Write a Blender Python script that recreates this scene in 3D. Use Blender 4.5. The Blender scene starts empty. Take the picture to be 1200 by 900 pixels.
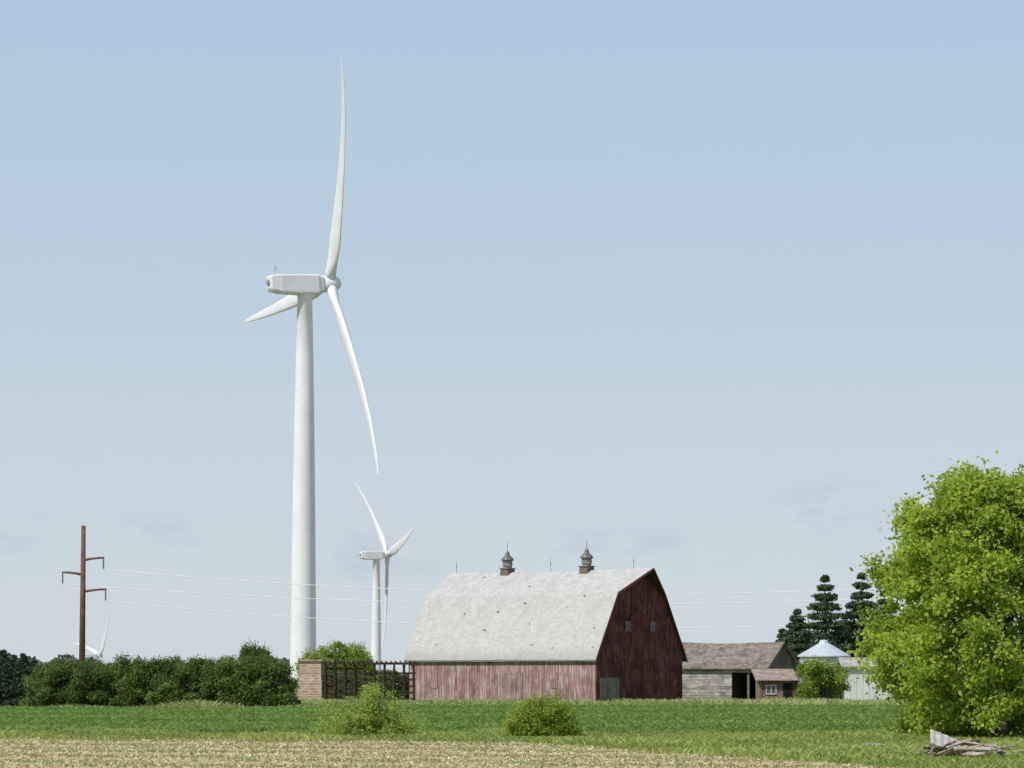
import bpy, bmesh, math, random
import numpy as np
from mathutils import Vector, Matrix
random.seed(7); RNG=np.random.default_rng(7)
sc=bpy.context.scene
sc.view_settings.view_transform='Standard'; sc.view_settings.look='None'; sc.view_settings.exposure=0
rad=math.radians
# ------------------------------------------------ camera
FPX=4000.0; A=math.atan(0.085); CH=2.5
cam=bpy.data.cameras.new("camera"); co=bpy.data.objects.new("camera",cam); sc.collection.objects.link(co)
cam.lens=120; cam.sensor_width=36; cam.clip_end=30000; cam.clip_start=0.5
co.location=(0,0,CH); co.rotation_euler=(math.pi/2+A,0,0); sc.camera=co
def W(u,v,d):
    "survey: bearing/elevation reading at distance d -> world position"
    xc=(u-600)/FPX; yc=(450-v)/FPX
    k=d/(math.cos(A)-yc*math.sin(A))
    return Vector((xc*k, d, CH+(math.sin(A)+yc*math.cos(A))*k))
def GX(u,d): return (u-600)/FPX*d*1.004
# ------------------------------------------------ light
S=Vector((-0.74,-0.67,0)).normalized(); EL=rad(48)
sv=Vector((S.x*math.cos(EL),S.y*math.cos(EL),math.sin(EL)))
sl=bpy.data.lights.new("sun","SUN"); sl.energy=3.9; sl.angle=rad(0.5); sl.color=(1,0.955,0.88)
so=bpy.data.objects.new("sun",sl); sc.collection.objects.link(so); so.rotation_euler=sv.to_track_quat('Z','Y').to_euler(); so.location=(-100,-60,150)
w=bpy.data.worlds.new("World"); sc.world=w; w.use_nodes=True
nt=w.node_tree; bg=nt.nodes["Background"]
sky=nt.nodes.new("ShaderNodeTexSky"); sky.sky_type='NISHITA'; sky.sun_disc=False
sky.sun_elevation=EL; sky.sun_rotation=math.atan2(S.x,S.y)%(2*math.pi); sky.air_density=1.0; sky.dust_density=0.6; sky.ozone_density=2.0; sky.altitude=0
tc=nt.nodes.new("ShaderNodeTexCoord"); sx=nt.nodes.new("ShaderNodeSeparateXYZ"); nt.links.new(tc.outputs["Generated"],sx.inputs[0])
cr=nt.nodes.new("ShaderNodeValToRGB"); nt.links.new(sx.outputs[2],cr.inputs[0])
els=cr.color_ramp.elements; els[0].position=0.0; els[0].color=(6.2,6.95,7.55,1); els[1].position=1.0; els[1].color=(1.9,2.9,4.8,1)
for pz,cc in ((0.05,(5.85,6.75,7.5)),(0.11,(5.15,6.3,7.4)),(0.20,(4.45,5.9,7.5)),(0.45,(3.0,4.2,6.0))):
    e=els.new(pz); e.color=(*cc,1)
mxw=nt.nodes.new("ShaderNodeMix"); mxw.data_type='RGBA'; mxw.inputs[0].default_value=0.92
nt.links.new(sky.outputs[0],mxw.inputs[6]); nt.links.new(cr.outputs[0],mxw.inputs[7])
# faint grey haze clouds low over the horizon: noise gathered in a few banks
def wm_(op,a,b):
    n=nt.nodes.new("ShaderNodeMath"); n.operation=op
    for i_,v_ in ((0,a),(1,b)):
        if isinstance(v_,bpy.types.NodeSocket): nt.links.new(v_,n.inputs[i_])
        else: n.inputs[i_].default_value=v_
    return n.outputs[0]
mp_=nt.nodes.new("ShaderNodeMapping"); mp_.inputs["Scale"].default_value=(22,22,60); nt.links.new(tc.outputs["Generated"],mp_.inputs[0])
cn=nt.nodes.new("ShaderNodeTexNoise"); cn.inputs["Scale"].default_value=2.6; cn.inputs["Detail"].default_value=8; cn.inputs["Roughness"].default_value=0.6; nt.links.new(mp_.outputs[0],cn.inputs["Vector"])
acc=0.03
for cx_,cz_,wx_,wz_ in ((-0.104,0.0405,0.013,0.0048),(0.092,0.0475,0.014,0.007),(-0.148,0.041,0.010,0.005),(-0.04,0.034,0.016,0.006),(0.03,0.038,0.02,0.004),(0.3,0.05,0.05,0.01),(-0.35,0.06,0.06,0.012)):
    dx_=wm_('DIVIDE',wm_('SUBTRACT',sx.outputs[0],cx_),wx_); dz_=wm_('DIVIDE',wm_('SUBTRACT',sx.outputs[2],cz_),wz_)
    q_=wm_('ADD',wm_('MULTIPLY',dx_,dx_),wm_('MULTIPLY',dz_,dz_)); acc=wm_('ADD',wm_('EXPONENT',wm_('MULTIPLY',q_,-1.0),0.0),acc)
mr_=nt.nodes.new("ShaderNodeMapRange"); mr_.inputs[1].default_value=0.42; mr_.inputs[2].default_value=0.66; mr_.inputs[4].default_value=0.6; nt.links.new(cn.outputs[0],mr_.inputs[0])
mm_=wm_('MULTIPLY',mr_.outputs[0],wm_('MINIMUM',acc,1.0))
mxc=nt.nodes.new("ShaderNodeMix"); mxc.data_type='RGBA'; nt.links.new(mm_,mxc.inputs[0]); nt.links.new(mxw.outputs[2],mxc.inputs[6]); mxc.inputs[7].default_value=(4.1,4.8,5.8,1)
nt.links.new(mxc.outputs[2],bg.inputs[0]); bg.inputs[1].default_value=0.1
# ------------------------------------------------ node helper
class M:
    def __init__(s,name,rough=0.85,spec=0.2):
        s.m=bpy.data.materials.new(name); s.m.use_nodes=True; s.t=s.m.node_tree
        s.b=s.t.nodes["Principled BSDF"]; s.b.inputs["Roughness"].default_value=rough
        s.b.inputs["Specular IOR Level"].default_value=spec
    def put(s,sock,v):
        if isinstance(v,bpy.types.NodeSocket): s.t.links.new(v,sock)
        elif isinstance(v,tuple) and len(v)==3 and sock.type=='RGBA': sock.default_value=(*v,1)
        else: sock.default_value=v
    def math(s,op,a,b=0.0,c=None):
        n=s.t.nodes.new("ShaderNodeMath"); n.operation=op; s.put(n.inputs[0],a); s.put(n.inputs[1],b)
        if c is not None: s.put(n.inputs[2],c)
        return n.outputs[0]
    def pos(s,world=False):
        if world: n=s.t.nodes.new("ShaderNodeNewGeometry"); o=n.outputs["Position"]
        else: n=s.t.nodes.new("ShaderNodeTexCoord"); o=n.outputs["Object"]
        q=s.t.nodes.new("ShaderNodeSeparateXYZ"); s.t.links.new(o,q.inputs[0]); return o,q.outputs[0],q.outputs[1],q.outputs[2]
    def vec(s,x,y,z):
        n=s.t.nodes.new("ShaderNodeCombineXYZ"); s.put(n.inputs[0],x); s.put(n.inputs[1],y); s.put(n.inputs[2],z); return n.outputs[0]
    def noise(s,v,scale,detail=4,rough=0.6):
        n=s.t.nodes.new("ShaderNodeTexNoise"); s.put(n.inputs["Vector"],v); n.inputs["Scale"].default_value=scale
        n.inputs["Detail"].default_value=detail; n.inputs["Roughness"].default_value=rough; return n.outputs[0]
    def white(s,v):
        n=s.t.nodes.new("ShaderNodeTexWhiteNoise"); s.put(n.inputs["Vector"],v); return n.outputs[0]
    def ramp(s,f,lo,hi):
        n=s.t.nodes.new("ShaderNodeMapRange"); n.interpolation_type='SMOOTHSTEP'; s.put(n.inputs[0],f); n.inputs[1].default_value=lo; n.inputs[2].default_value=hi; return n.outputs[0]
    def mix(s,f,a,b,bl='MIX'):
        n=s.t.nodes.new("ShaderNodeMix"); n.data_type='RGBA'; n.blend_type=bl; s.put(n.inputs[0],f); s.put(n.inputs[6],a); s.put(n.inputs[7],b); return n.outputs[2]
    def attr(s,name):
        n=s.t.nodes.new("ShaderNodeAttribute"); n.attribute_name=name; return n.outputs["Fac"]
    def col(s,c): s.put(s.b.inputs["Base Color"],c); return s
    def bump(s,h,st=0.4,dist=0.05):
        n=s.t.nodes.new("ShaderNodeBump"); n.inputs["Strength"].default_value=st; n.inputs["Distance"].default_value=dist
        s.put(n.inputs["Height"],h); s.t.links.new(n.outputs[0],s.b.inputs["Normal"]); return s
def simple(name,c,rough=0.7,var=0.25,scale=1.5,spec=0.2,metal=0):
    m=M(name,rough,spec); p,x,y,z=m.pos(); n=m.noise(p,scale)
    m.col(m.mix(m.ramp(n,0.3,0.7),tuple(k*(1-var) for k in c),tuple(min(1,k*(1+var)) for k in c))); m.b.inputs["Metallic"].default_value=metal
    return m.m
def planks(name,axis,width,cA,cB,cC,gap=0.05,streak=0.5,up='z',patch=0.45,pscale=0.35):
    "boards: cA..cB per-board variation, cC worn paint streaks"
    m=M(name,0.9,0.1); p,x,y,z=m.pos(); a={'x':x,'y':y,'z':z}[axis]; b={'x':x,'y':y,'z':z}[up]
    q=m.math('DIVIDE',a,width); fl=m.math('FLOOR',q); fr=m.math('FRACT',q)
    r=m.white(m.vec(fl,3.0,1.0)); r2=m.white(m.vec(fl,8.0,5.0))
    c=m.mix(r,cA,cB)
    st=m.noise(m.vec(m.math('MULTIPLY',a,7.0),m.math('ADD',m.math('MULTIPLY',b,0.5),m.math('MULTIPLY',r2,20.0)),0.0),1.2,6,0.7)
    wear=m.noise(p,0.9,5,0.7); sf=m.math('MULTIPLY',m.ramp(st,0.42,0.66),m.math('MULTIPLY',m.ramp(wear,0.3,0.6),streak))
    c=m.mix(sf,c,cC)
    big=m.noise(p,pscale,5,0.65); c=m.mix(m.math('MULTIPLY',m.ramp(big,0.4,0.7),patch),c,tuple(k*0.45 for k in cA))
    g=m.math('LESS_THAN',fr,gap); c=m.mix(m.math('MULTIPLY',g,0.85),c,(0.015,0.012,0.01))
    m.col(c); m.bump(m.math('SUBTRACT',st,g),0.5,0.03); return m.m
def leafmat(name,dark,light,trans=0.35):
    m=M(name,0.55,0.25); t=m.attr("tint")
    c=m.mix(t,dark,light); m.col(c)
    tr=m.t.nodes.new("ShaderNodeBsdfTranslucent"); c2=m.mix(t,tuple(k*1.2 for k in dark),tuple(k*1.3 for k in light)); m.t.links.new(c2,tr.inputs[0])
    mx=m.t.nodes.new("ShaderNodeMixShader"); mx.inputs[0].default_value=trans
    m.t.links.new(m.b.outputs[0],mx.inputs[1]); m.t.links.new(tr.outputs[0],mx.inputs[2])
    m.t.links.new(mx.outputs[0],m.t.nodes["Material Output"].inputs[0]); return m.m
# ------------------------------------------------ object helpers
def link(o): sc.collection.objects.link(o); return o
def thing(name,label,cat,loc=(0,0,0),rz=0,group=None,mesh=None):
    o=link(bpy.data.objects.new(name,mesh)); o.location=loc; o.rotation_euler=(0,0,rz)
    o["label"]=label; o["category"]=cat
    if group: o["group"]=group
    if mesh is None: o.empty_display_size=0.5
    return o
def part(name,mesh,parent,mat=None,label=None):
    o=link(bpy.data.objects.new(name,mesh)); o.parent=parent
    if mat: mesh.materials.clear(); mesh.materials.append(mat)
    if label: o["label"]=label
    return o
def bm_mesh(name,fn,smooth=False):
    bm=bmesh.new(); fn(bm); bmesh.ops.recalc_face_normals(bm,faces=bm.faces[:]); me=bpy.data.meshes.new(name); bm.to_mesh(me); bm.free()
    if smooth: me.polygons.foreach_set("use_smooth",[True]*len(me.polygons))
    return me
def box(bm,x0,x1,y0,y1,z0,z1,mat=None):
    vs=[bm.verts.new(Vector(p) if mat is None else mat@Vector(p)) for p in [(x0,y0,z0),(x1,y0,z0),(x1,y1,z0),(x0,y1,z0),(x0,y0,z1),(x1,y0,z1),(x1,y1,z1),(x0,y1,z1)]]
    for f in [(0,1,2,3),(4,5,6,7),(0,1,5,4),(1,2,6,5),(2,3,7,6),(3,0,4,7)]: bm.faces.new([vs[i] for i in f])
def boxes(name,lst):
    def f(bm):
        for b in lst: box(bm,*b)
    return bm_mesh(name,f)
def loft(bm,rings,cap=True):
    vr=[[bm.verts.new(p) for p in r] for r in rings]; n=len(vr[0])
    for a,b in zip(vr,vr[1:]):
        for i in range(n): bm.faces.new((a[i],a[(i+1)%n],b[(i+1)%n],b[i]))
    if cap: bm.faces.new(vr[0]); bm.faces.new(vr[-1])
def tube(bm,pts,rs,seg=8):
    rings=[]; pts=[Vector(p) for p in pts]
    for i,p in enumerate(pts):
        d=(pts[min(i+1,len(pts)-1)]-pts[max(i-1,0)]).normalized()
        a=d.orthogonal() if i==0 else (a-d*a.dot(d)); a.normalize(); b=d.cross(a)
        rings.append([p+(a*math.cos(2*math.pi*k/seg)+b*math.sin(2*math.pi*k/seg))*rs[i] for k in range(seg)])
    loft(bm,rings)
def lathe(bm,prof,seg=24,c=(0,0)):
    loft(bm,[[Vector((c[0]+r*math.cos(2*math.pi*k/seg),c[1]+r*math.sin(2*math.pi*k/seg),z)) for k in range(seg)] for r,z in prof])
def quadmesh(name,V,tint):
    n=len(V)//4; me=bpy.data.meshes.new(name); me.vertices.add(4*n); me.vertices.foreach_set("co",np.ascontiguousarray(V,dtype=np.float32).ravel())
    me.loops.add(4*n); me.loops.foreach_set("vertex_index",np.arange(4*n,dtype=np.int32)); me.polygons.add(n)
    me.polygons.foreach_set("loop_start",np.arange(0,4*n,4,dtype=np.int32)); me.update(calc_edges=True)
    a=me.attributes.new("tint",'FLOAT','FACE'); a.data.foreach_set("value",np.clip(tint,0,1).astype(np.float32)); return me
def unit(v): return v/np.maximum(np.linalg.norm(v,axis=1,keepdims=True),1e-6)
def leafquads(name,C,size,tint,outward=None,asp=0.6,rng=RNG,updown=0.6):
    n=len(C); N=rng.normal(size=(n,3)); N[:,2]+=updown
    if outward is not None: N+=outward*0.9
    N=unit(N); T=unit(np.cross(N,rng.normal(size=(n,3)))); B=np.cross(N,T)
    s=(size*rng.uniform(0.6,1.35,n))[:,None]
    V=np.stack([C-T*s,C-B*s*asp,C+T*s,C+B*s*asp],1).reshape(-1,3); return quadmesh(name,V,tint)
def crown(name,blobs,nclump,per,sig,size,seed,squash=0.8,shell=0.5,zmin=0.15,asp=0.6):
    r=np.random.default_rng(seed); b=np.array(blobs); wt=b[:,3]**2; wt/=wt.sum()
    k=r.choice(len(b),nclump,p=wt); d=unit(r.normal(size=(nclump,3))); f=r.uniform(shell,1.0,nclump)**0.7
    cc=b[k,:3]+d*(b[k,3]*f)[:,None]*np.array([1,1,1.0]); keep=cc[:,2]>zmin; cc=cc[keep]; d=d[keep]
    sg=sig*r.uniform(0.45,1.5,len(cc)); ctint=r.uniform(0.1,0.9,len(cc))
    idx=np.repeat(np.arange(len(cc)),per); L=r.normal(size=(len(idx),3))*sg[idx][:,None]; L[:,2]*=squash
    C=cc[idx]+L; ok=C[:,2]>0.05; C=C[ok]; idx=idx[ok]
    tint=ctint[idx]*0.7+r.uniform(0,0.3,len(idx)); return leafquads(name,C,size,tint,d[idx],asp,r)
# ------------------------------------------------ materials
white=M("white_turbine_paint",0.45,0.3); p,x,y,z=white.pos(); white.col(white.mix(white.ramp(white.noise(p,0.25),0.35,0.65),(0.73,0.73,0.74),(0.79,0.79,0.79))); white=white.m
darkm=simple("painted_opening_dark",(0.012,0.011,0.01),0.9)  # near-black colour painted in place of the shade inside openings
oldwood=planks("weathered_timber",'z',0.3,(0.16,0.13,0.10),(0.24,0.20,0.16),(0.32,0.29,0.25))
darkwood=simple("dark_timber",(0.06,0.045,0.035),0.9,0.4,3)
galv=simple("galvanised_metal",(0.50,0.52,0.53),0.45,0.12,2,0.5,0.3)
bark=simple("bark",(0.085,0.07,0.055),0.95,0.4,6)
twig=simple("green_brown_stems",(0.13,0.12,0.05),0.9,0.3,6)
# ------------------------------------------------ ground
hub2=W(454,650,1268); hub3=W(117,769,2030); HUBZ=W(387,330,556).z
ys=[-300,620,800,1268,1600,2030,3000,25000]; zs=[0,0,-3,hub2.z-HUBZ,(hub2.z+hub3.z)/2-HUBZ,hub3.z-HUBZ,hub3.z-HUBZ-3,hub3.z-HUBZ-3]
def gz(y): return float(np.interp(y,ys,zs))
def ground(bm):
    Y=[-200,0,60,80,100,130,160,200,250,300,400,500,620,700,800,950,1100,1268,1450,1600,1800,2030,2500,3000,5000,9000,16000,25000]
    X=[-12000,-4000,-1500,-600,-200,-80,-40,-20,0,20,40,80,200,600,1500,4000,12000]
    g=[[bm.verts.new((x,y,gz(y))) for x in X] for y in Y]
    for j in range(len(Y)-1):
        for i in range(len(X)-1): bm.faces.new((g[j][i],g[j][i+1],g[j+1][i+1],g[j+1][i]))
gm=M("ground",0.95,0.05); p,x,y,z=gm.pos(True)
nb=gm.noise(p,0.25,5); ny=gm.math('ADD',y,gm.math('MULTIPLY',gm.math('SUBTRACT',nb,0.5),10.0))
yb=gm.math('MINIMUM',gm.math('MULTIPLY_ADD',x,-0.35,127.0),gm.math('MULTIPLY_ADD',x,-3.43,127.0))
dirt=gm.ramp(gm.math('SUBTRACT',yb,ny),-1.5,1.5)
n1=gm.noise(p,1.3,8,0.75); n2=gm.noise(p,9.0,6,0.8); n3=gm.noise(p,0.12,4)
soil=gm.mix(gm.ramp(n2,0.35,0.65),(0.40,0.305,0.165),(0.64,0.52,0.31)); soil=gm.mix(gm.math('MULTIPLY',gm.ramp(n1,0.5,0.72),0.45),soil,(0.32,0.31,0.11))
grass=gm.mix(gm.ramp(n1,0.3,0.7),(0.15,0.20,0.035),(0.25,0.31,0.07)); grass=gm.mix(gm.math('MULTIPLY',gm.ramp(n2,0.4,0.75),0.5),grass,(0.30,0.31,0.11))
field=gm.mix(gm.ramp(n1,0.35,0.7),(0.115,0.175,0.04),(0.155,0.225,0.06)); field=gm.mix(gm.math('MULTIPLY',gm.ramp(n3,0.5,0.65),0.4),field,(0.20,0.23,0.08))
rowl=gm.math('FRACT',gm.math('DIVIDE',gm.math('SUBTRACT',y,gm.math('MULTIPLY',x,0.05)),0.8)); field=gm.mix(gm.math('MULTIPLY',gm.math('LESS_THAN',rowl,0.4),0.4),field,(0.14,0.12,0.06))
infield=gm.math('SUBTRACT',gm.ramp(y,137,141),gm.ramp(y,258,264))
c=gm.mix(infield,grass,field); c=gm.mix(dirt,c,soil); c=gm.mix(gm.ramp(y,330,420),c,(0.22,0.215,0.13)); gm.col(c); gm.bump(gm.math('ADD',n2,n1),0.6,0.06)
me=bm_mesh("ground",ground); me.materials.append(gm.m); g=link(bpy.data.objects.new("ground",me)); g["kind"]="structure"; g["label"]="flat farmland with stubble, grass and young crop"; g["category"]="ground"
for pl in me.polygons:
    if pl.normal.z<0: me.flip_normals()
    break
def ybnd(x): return np.minimum(127-0.35*x,127-3.43*x)
def stuff(name,me,mat,label,cat):
    me.materials.append(mat); o=link(bpy.data.objects.new(name,me)); o["kind"]="stuff"; o["label"]=label; o["category"]=cat; return o
def blades(name,X,Y,Z0,H,wd,lean,tint,r):
    n=len(X); a=r.uniform(0,2*np.pi,n); b=r.uniform(0,2*np.pi,n); base=np.stack([X,Y,Z0],1)
    side=np.stack([np.cos(a),np.sin(a),0*a],1)*wd[:,None]; tip=np.stack([np.cos(b)*lean*H,np.sin(b)*lean*H,H],1)
    V=np.stack([base-side,base+side,base+tip*0.6*np.array([0.7,0.7,1.15])+side*0.8,base+tip],1).reshape(-1,3); return quadmesh(name,V,tint)
# crop
r=np.random.default_rng(3); PX=[];PY=[]
yy=141.0
while yy<262:
    hw=yy*0.155+2; n=int(2*hw/0.32); xs=np.linspace(-hw,hw,n)+r.normal(0,0.06,n); PX.append(xs); PY.append(np.full(n,yy)+r.normal(0,0.05,n)+xs*0.05); yy+=0.8
PX=np.concatenate(PX);PY=np.concatenate(PY); q=np.sin(PX*0.21+PY*0.33)+np.sin(PX*0.07-PY*0.19+1); keep=r.uniform(size=len(PX))<np.clip(0.9+0.15*q,0.5,1); PX=PX[keep];PY=PY[keep]; q=q[keep]
k=5; n=len(PX)*k; X=np.repeat(PX,k)+r.normal(0,0.05,n); Y=np.repeat(PY,k)+r.normal(0,0.05,n); H=np.repeat(r.uniform(0.17,0.26,len(PX))*(1+0.06*q),k)*r.uniform(0.7,1.1,n)
tint=np.repeat(0.5+0.12*q,k)+r.uniform(-0.25,0.25,n)
stuff("crop_plants",blades("crop_plants",X,Y,np.zeros(n),H,np.full(n,0.045),r.uniform(0.6,1.8,n),tint,r),leafmat("crop_leaf",(0.12,0.21,0.035),(0.29,0.42,0.10),0.42),"rows of low young green corn plants in a field","crops")
# grass
n=180000; X=r.uniform(-24,24,n); Y=r.uniform(88,143,n); Y[:40000]=r.uniform(124,143,40000)
yb_=ybnd(X)+2*np.sin(X*0.9)+1.2*np.sin(X*2.3+1)+r.normal(0,1.4,n); ok=(Y>yb_)&(np.abs(X)<Y*0.158+1); X=X[ok];Y=Y[ok]; n=len(X)
q=np.sin(X*0.8+Y*0.5)+np.sin(X*0.33-Y*0.27+2)
stuff("grass",blades("grass",X,Y,np.zeros(n),r.uniform(0.05,0.22,n)*(1+0.3*q),np.full(n,0.018),r.uniform(0.3,1.4,n),0.55+0.2*q+r.uniform(-0.4,0.4,n),r),leafmat("grass_blade",(0.19,0.26,0.045),(0.46,0.50,0.15),0.42),"uneven green grass verge beside the stubble field","grass")
# weeds close to buildings
n=100000; X=r.uniform(-48,50,n); Y=r.uniform(240,299,n); q=np.sin(X*0.7+Y*0.2)+np.sin(X*0.27+2+Y*0.1)
Y=np.where((Y<262)&(X>-14),Y+20,Y)
sidey=288+(-(X-7))*0.9; gabley=288+(X-7)*1.1; lim=np.where(X<7,np.minimum(sidey,300),np.minimum(gabley,299)); ok=Y<lim-0.4; X=X[ok];Y=Y[ok];q=q[ok];n=len(X)
right=np.clip((X-14)/4,0,1); hs=np.where(Y<272,1.0,0.75)
stuff("weeds",blades("weeds",X,Y,np.zeros(n),r.uniform(0.08,0.40,n)*(1+0.5*q)*hs,np.full(n,0.04),r.uniform(0.3,1.0,n),0.6+0.15*q+0.35*right+r.uniform(-0.3,0.3,n),r),leafmat("weed_blade",(0.13,0.22,0.045),(0.46,0.48,0.20),0.4),"tall weeds and uncut grass around the farm buildings","weeds")
# stubble
n=60000; X=r.uniform(-22,14,n); Y=85+55*r.uniform(size=n); ok=(Y<ybnd(X)+1+r.normal(0,1.8,n))&(np.abs(X)<Y*0.158+1); X=X[ok];Y=Y[ok];n=len(X)
a=r.uniform(0,2*np.pi,n); L=r.uniform(0.02,0.11,n); el=r.uniform(-0.1,0.45,n)*r.uniform(0,1,n); C=np.stack([X,Y,np.full(n,0.012)+L*el*0.6],1)
T=np.stack([np.cos(a),np.sin(a),el],1)*L[:,None]; Bq=np.stack([-np.sin(a),np.cos(a),r.uniform(-0.2,0.4,n)],1)*r.uniform(0.008,0.024,n)[:,None]
sm=M("straw",0.8,0.2); sm.col(sm.mix(sm.attr("tint"),(0.45,0.34,0.17),(0.84,0.74,0.46)))
stuff("corn_stubble",quadmesh("corn_stubble",np.stack([C-T-Bq,C+T-Bq,C+T+Bq,C-T+Bq],1).reshape(-1,3),r.uniform(0,1,n)),sm.m,"broken tan corn stalk litter over dry soil","stubble")
n=60000; X=r.uniform(-22,12,n); Y=r.uniform(86,136,n); ok=(Y<ybnd(X)); X=X[ok];Y=Y[ok]; q=np.sin(X*0.5+Y*0.8)+np.sin(Y*1.1)+r.normal(0,0.7,len(X)); ok=q>0.2; X=X[ok];Y=Y[ok];n=len(X)
stuff("seedlings",blades("seedlings",X,Y,np.zeros(n),r.uniform(0.03,0.11,n),np.full(n,0.014),r.uniform(0.4,1,n),r.uniform(0,1,n),r),leafmat("seedling_leaf",(0.18,0.23,0.06),(0.33,0.37,0.13)),"sparse green seedlings between the straw","seedlings")
# ------------------------------------------------ wind turbines
RR=39.6
def tower(bm): lathe(bm,[(2.35,0),(2.3,0.4),(2.15,4),(2.0,18),(1.78,36),(1.45,54),(1.2,HUBZ-2.3),(1.3,HUBZ-2.2),(1.3,HUBZ-1.6)],40)
def rr(x,y0,y1,z0,z1,c):
    pts=[]
    for cy,cz,a0 in [(y1-c,z1-c,0),(y0+c,z1-c,90),(y0+c,z0+c,180),(y1-c,z0+c,270)]:
        for k in range(4):
            a=rad(a0+k*30); pts.append(Vector((x,cy+c*math.cos(a),cz+c*math.sin(a))))
    return pts
def nacelle(bm): loft(bm,[rr(-6.25,-1.1,1.1,-0.75,1.1,0.3),rr(-6.05,-1.4,1.4,-1.15,1.35,0.3),rr(-4.6,-1.6,1.6,-1.5,1.5,0.3),rr(-4.55,-1.65,1.65,-1.55,1.45,0.3),rr(-1,-1.65,1.65,-1.8,1.45,0.3),rr(1.9,-1.6,1.6,-1.8,1.4,0.3),rr(2.0,-1.45,1.45,-1.5,1.3,0.4),rr(2.9,-1.3,1.3,-1.3,1.25,0.6)])
def hub(bm): loft(bm,[[Vector((x,rr_*math.cos(t),rr_*math.sin(t))) for t in [2*math.pi*i/20 for i in range(20)]] for x,rr_ in [(-1.25,1.15),(-1.1,1.35),(0.6,1.35),(1.2,1.15),(1.7,0.75),(1.95,0.25)]])
def blade(bm):
    rings=[]
    for rr_,ch,th,tw in [(0.9,1.75,1.0,16),(2.2,1.8,1.0,14),(4.2,2.5,0.62,11),(7,3.5,0.44,7),(10,3.45,0.38,4),(15,2.95,0.35,2),(21,2.4,0.32,0),(28,1.8,0.30,0),(34,1.3,0.28,0),(37.5,0.85,0.25,0),(38.8,0.45,0.2,0),(39.1,0.08,0.2,0)]:
        t=-rad(tw); cd=Vector((-math.sin(t),-math.cos(t),0)); nd=Vector((math.cos(t),-math.sin(t),0)); f=rr_/RR
        off=-0.3*f+3.0*f*f-4.7*f**3; ring=[]
        for k in range(16):
            a=2*math.pi*k/16; cx=math.cos(a)*0.5; cx2=cx if rr_<3 else cx*1.0+0.15
            ty=math.sin(a)*0.5*th*ch*(1 if rr_<3 else (1-0.55*(cx+0.5)))
            ring.append(Vector((off,0,rr_))+cd*(cx2*ch)+nd*ty)
        rings.append(ring)
    loft(bm,rings)
vent=simple("vent_grille",(0.25,0.26,0.27),0.6)
meshes={k:bm_mesh(k,f,k!='nacelle') for k,f in dict(tower=tower,nacelle=nacelle,hub=hub,blade=blade).items()}
for m_ in meshes.values(): m_.materials.append(white)
def ventf(bm): loft(bm,[[Vector((x,0.75*math.cos(t),0.2+0.5*math.sin(t))) for t in [2*math.pi*i/16 for i in range(16)]] for x in (-6.4,-6.2)])
meshes['vent']=bm_mesh('vent',ventf); meshes['vent'].materials.append(vent)
def mast(bm): tube(bm,[(-4.9,0.5,1.3),(-4.9,0.5,2.9)],[0.05,0.04],6); tube(bm,[(-4.9,0.0,2.5),(-4.9,1.0,2.5)],[0.035,0.035],6); lathe(bm,[(0.1,2.5),(0.1,2.8)],8,(-4.9,0.0))
meshes['mast']=bm_mesh('mast',mast); meshes['mast'].materials.append(simple("mast_grey",(0.3,0.3,0.32)))
def turbine(hubpos,phi,label,yaw=22):
    R3=Matrix.Rotation(rad(yaw),4,'Z'); ax=R3@Vector((4.3,0,0)); base=Vector((hubpos.x-ax.x,hubpos.y-ax.y,hubpos.z-HUBZ))
    t=thing("wind_turbine",label,"wind turbine",base,rad(yaw),"wind turbines across the fields")
    part("tower",meshes['tower'],t)
    nc=part("nacelle",meshes['nacelle'],t); nc.location=(0,0,HUBZ-0.1); nc.rotation_euler=(0,rad(-3),0)
    part("vent",meshes['vent'],nc); part("instrument_mast",meshes['mast'],nc)
    Hm=Matrix.Translation((4.3,0,HUBZ+0.05))@Matrix.Rotation(rad(-4.3),4,'Y')
    h=part("hub",meshes['hub'],t); h.matrix_local=Hm
    for i in range(3):
        b=part("blade",meshes['blade'],t); b.matrix_local=Hm@Matrix.Rotation(rad(phi+120*i),4,'X')
    return t
turbine(W(386.5,333,556),26.5,"tall white three-bladed wind turbine behind the hedge",22.5)
turbine(hub2,-44,"distant white wind turbine with one blade hanging down",21)
turbine(hub3,42,"far off white wind turbine mostly hidden by bushes",27)
# ------------------------------------------------ barn
TH=rad(42); L=21.6; BW=11.4
bc=Vector((GX(697,288),288,0)); barn=thing("barn","old red gambrel roof barn with pale shingles and two cupolas","barn",bc,math.pi-TH)
prof=[(-0.0,0.3),(-0.0,4.2),(2.6,9.2),(BW/2,11.3),(BW-2.6,9.2),(BW,4.2),(BW,0.3)]
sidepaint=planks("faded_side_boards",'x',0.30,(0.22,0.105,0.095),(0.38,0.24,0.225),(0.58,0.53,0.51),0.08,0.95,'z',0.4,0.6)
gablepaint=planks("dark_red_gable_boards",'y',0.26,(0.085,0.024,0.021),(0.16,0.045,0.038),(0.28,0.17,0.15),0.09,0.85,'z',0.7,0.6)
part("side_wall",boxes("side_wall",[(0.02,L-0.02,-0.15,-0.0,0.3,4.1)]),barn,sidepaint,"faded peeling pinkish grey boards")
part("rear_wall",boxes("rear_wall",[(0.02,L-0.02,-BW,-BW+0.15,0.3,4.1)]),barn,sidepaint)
def gable(bm,x0,x1,prof=prof,s=-1):
    a=[bm.verts.new((x0,s*y,z)) for y,z in prof]; b=[bm.verts.new((x1,s*y,z)) for y,z in prof]; bm.faces.new(a); bm.faces.new(b)
    for i in range(len(a)): j=(i+1)%len(a); bm.faces.new((a[i],a[j],b[j],b[i]))
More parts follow.
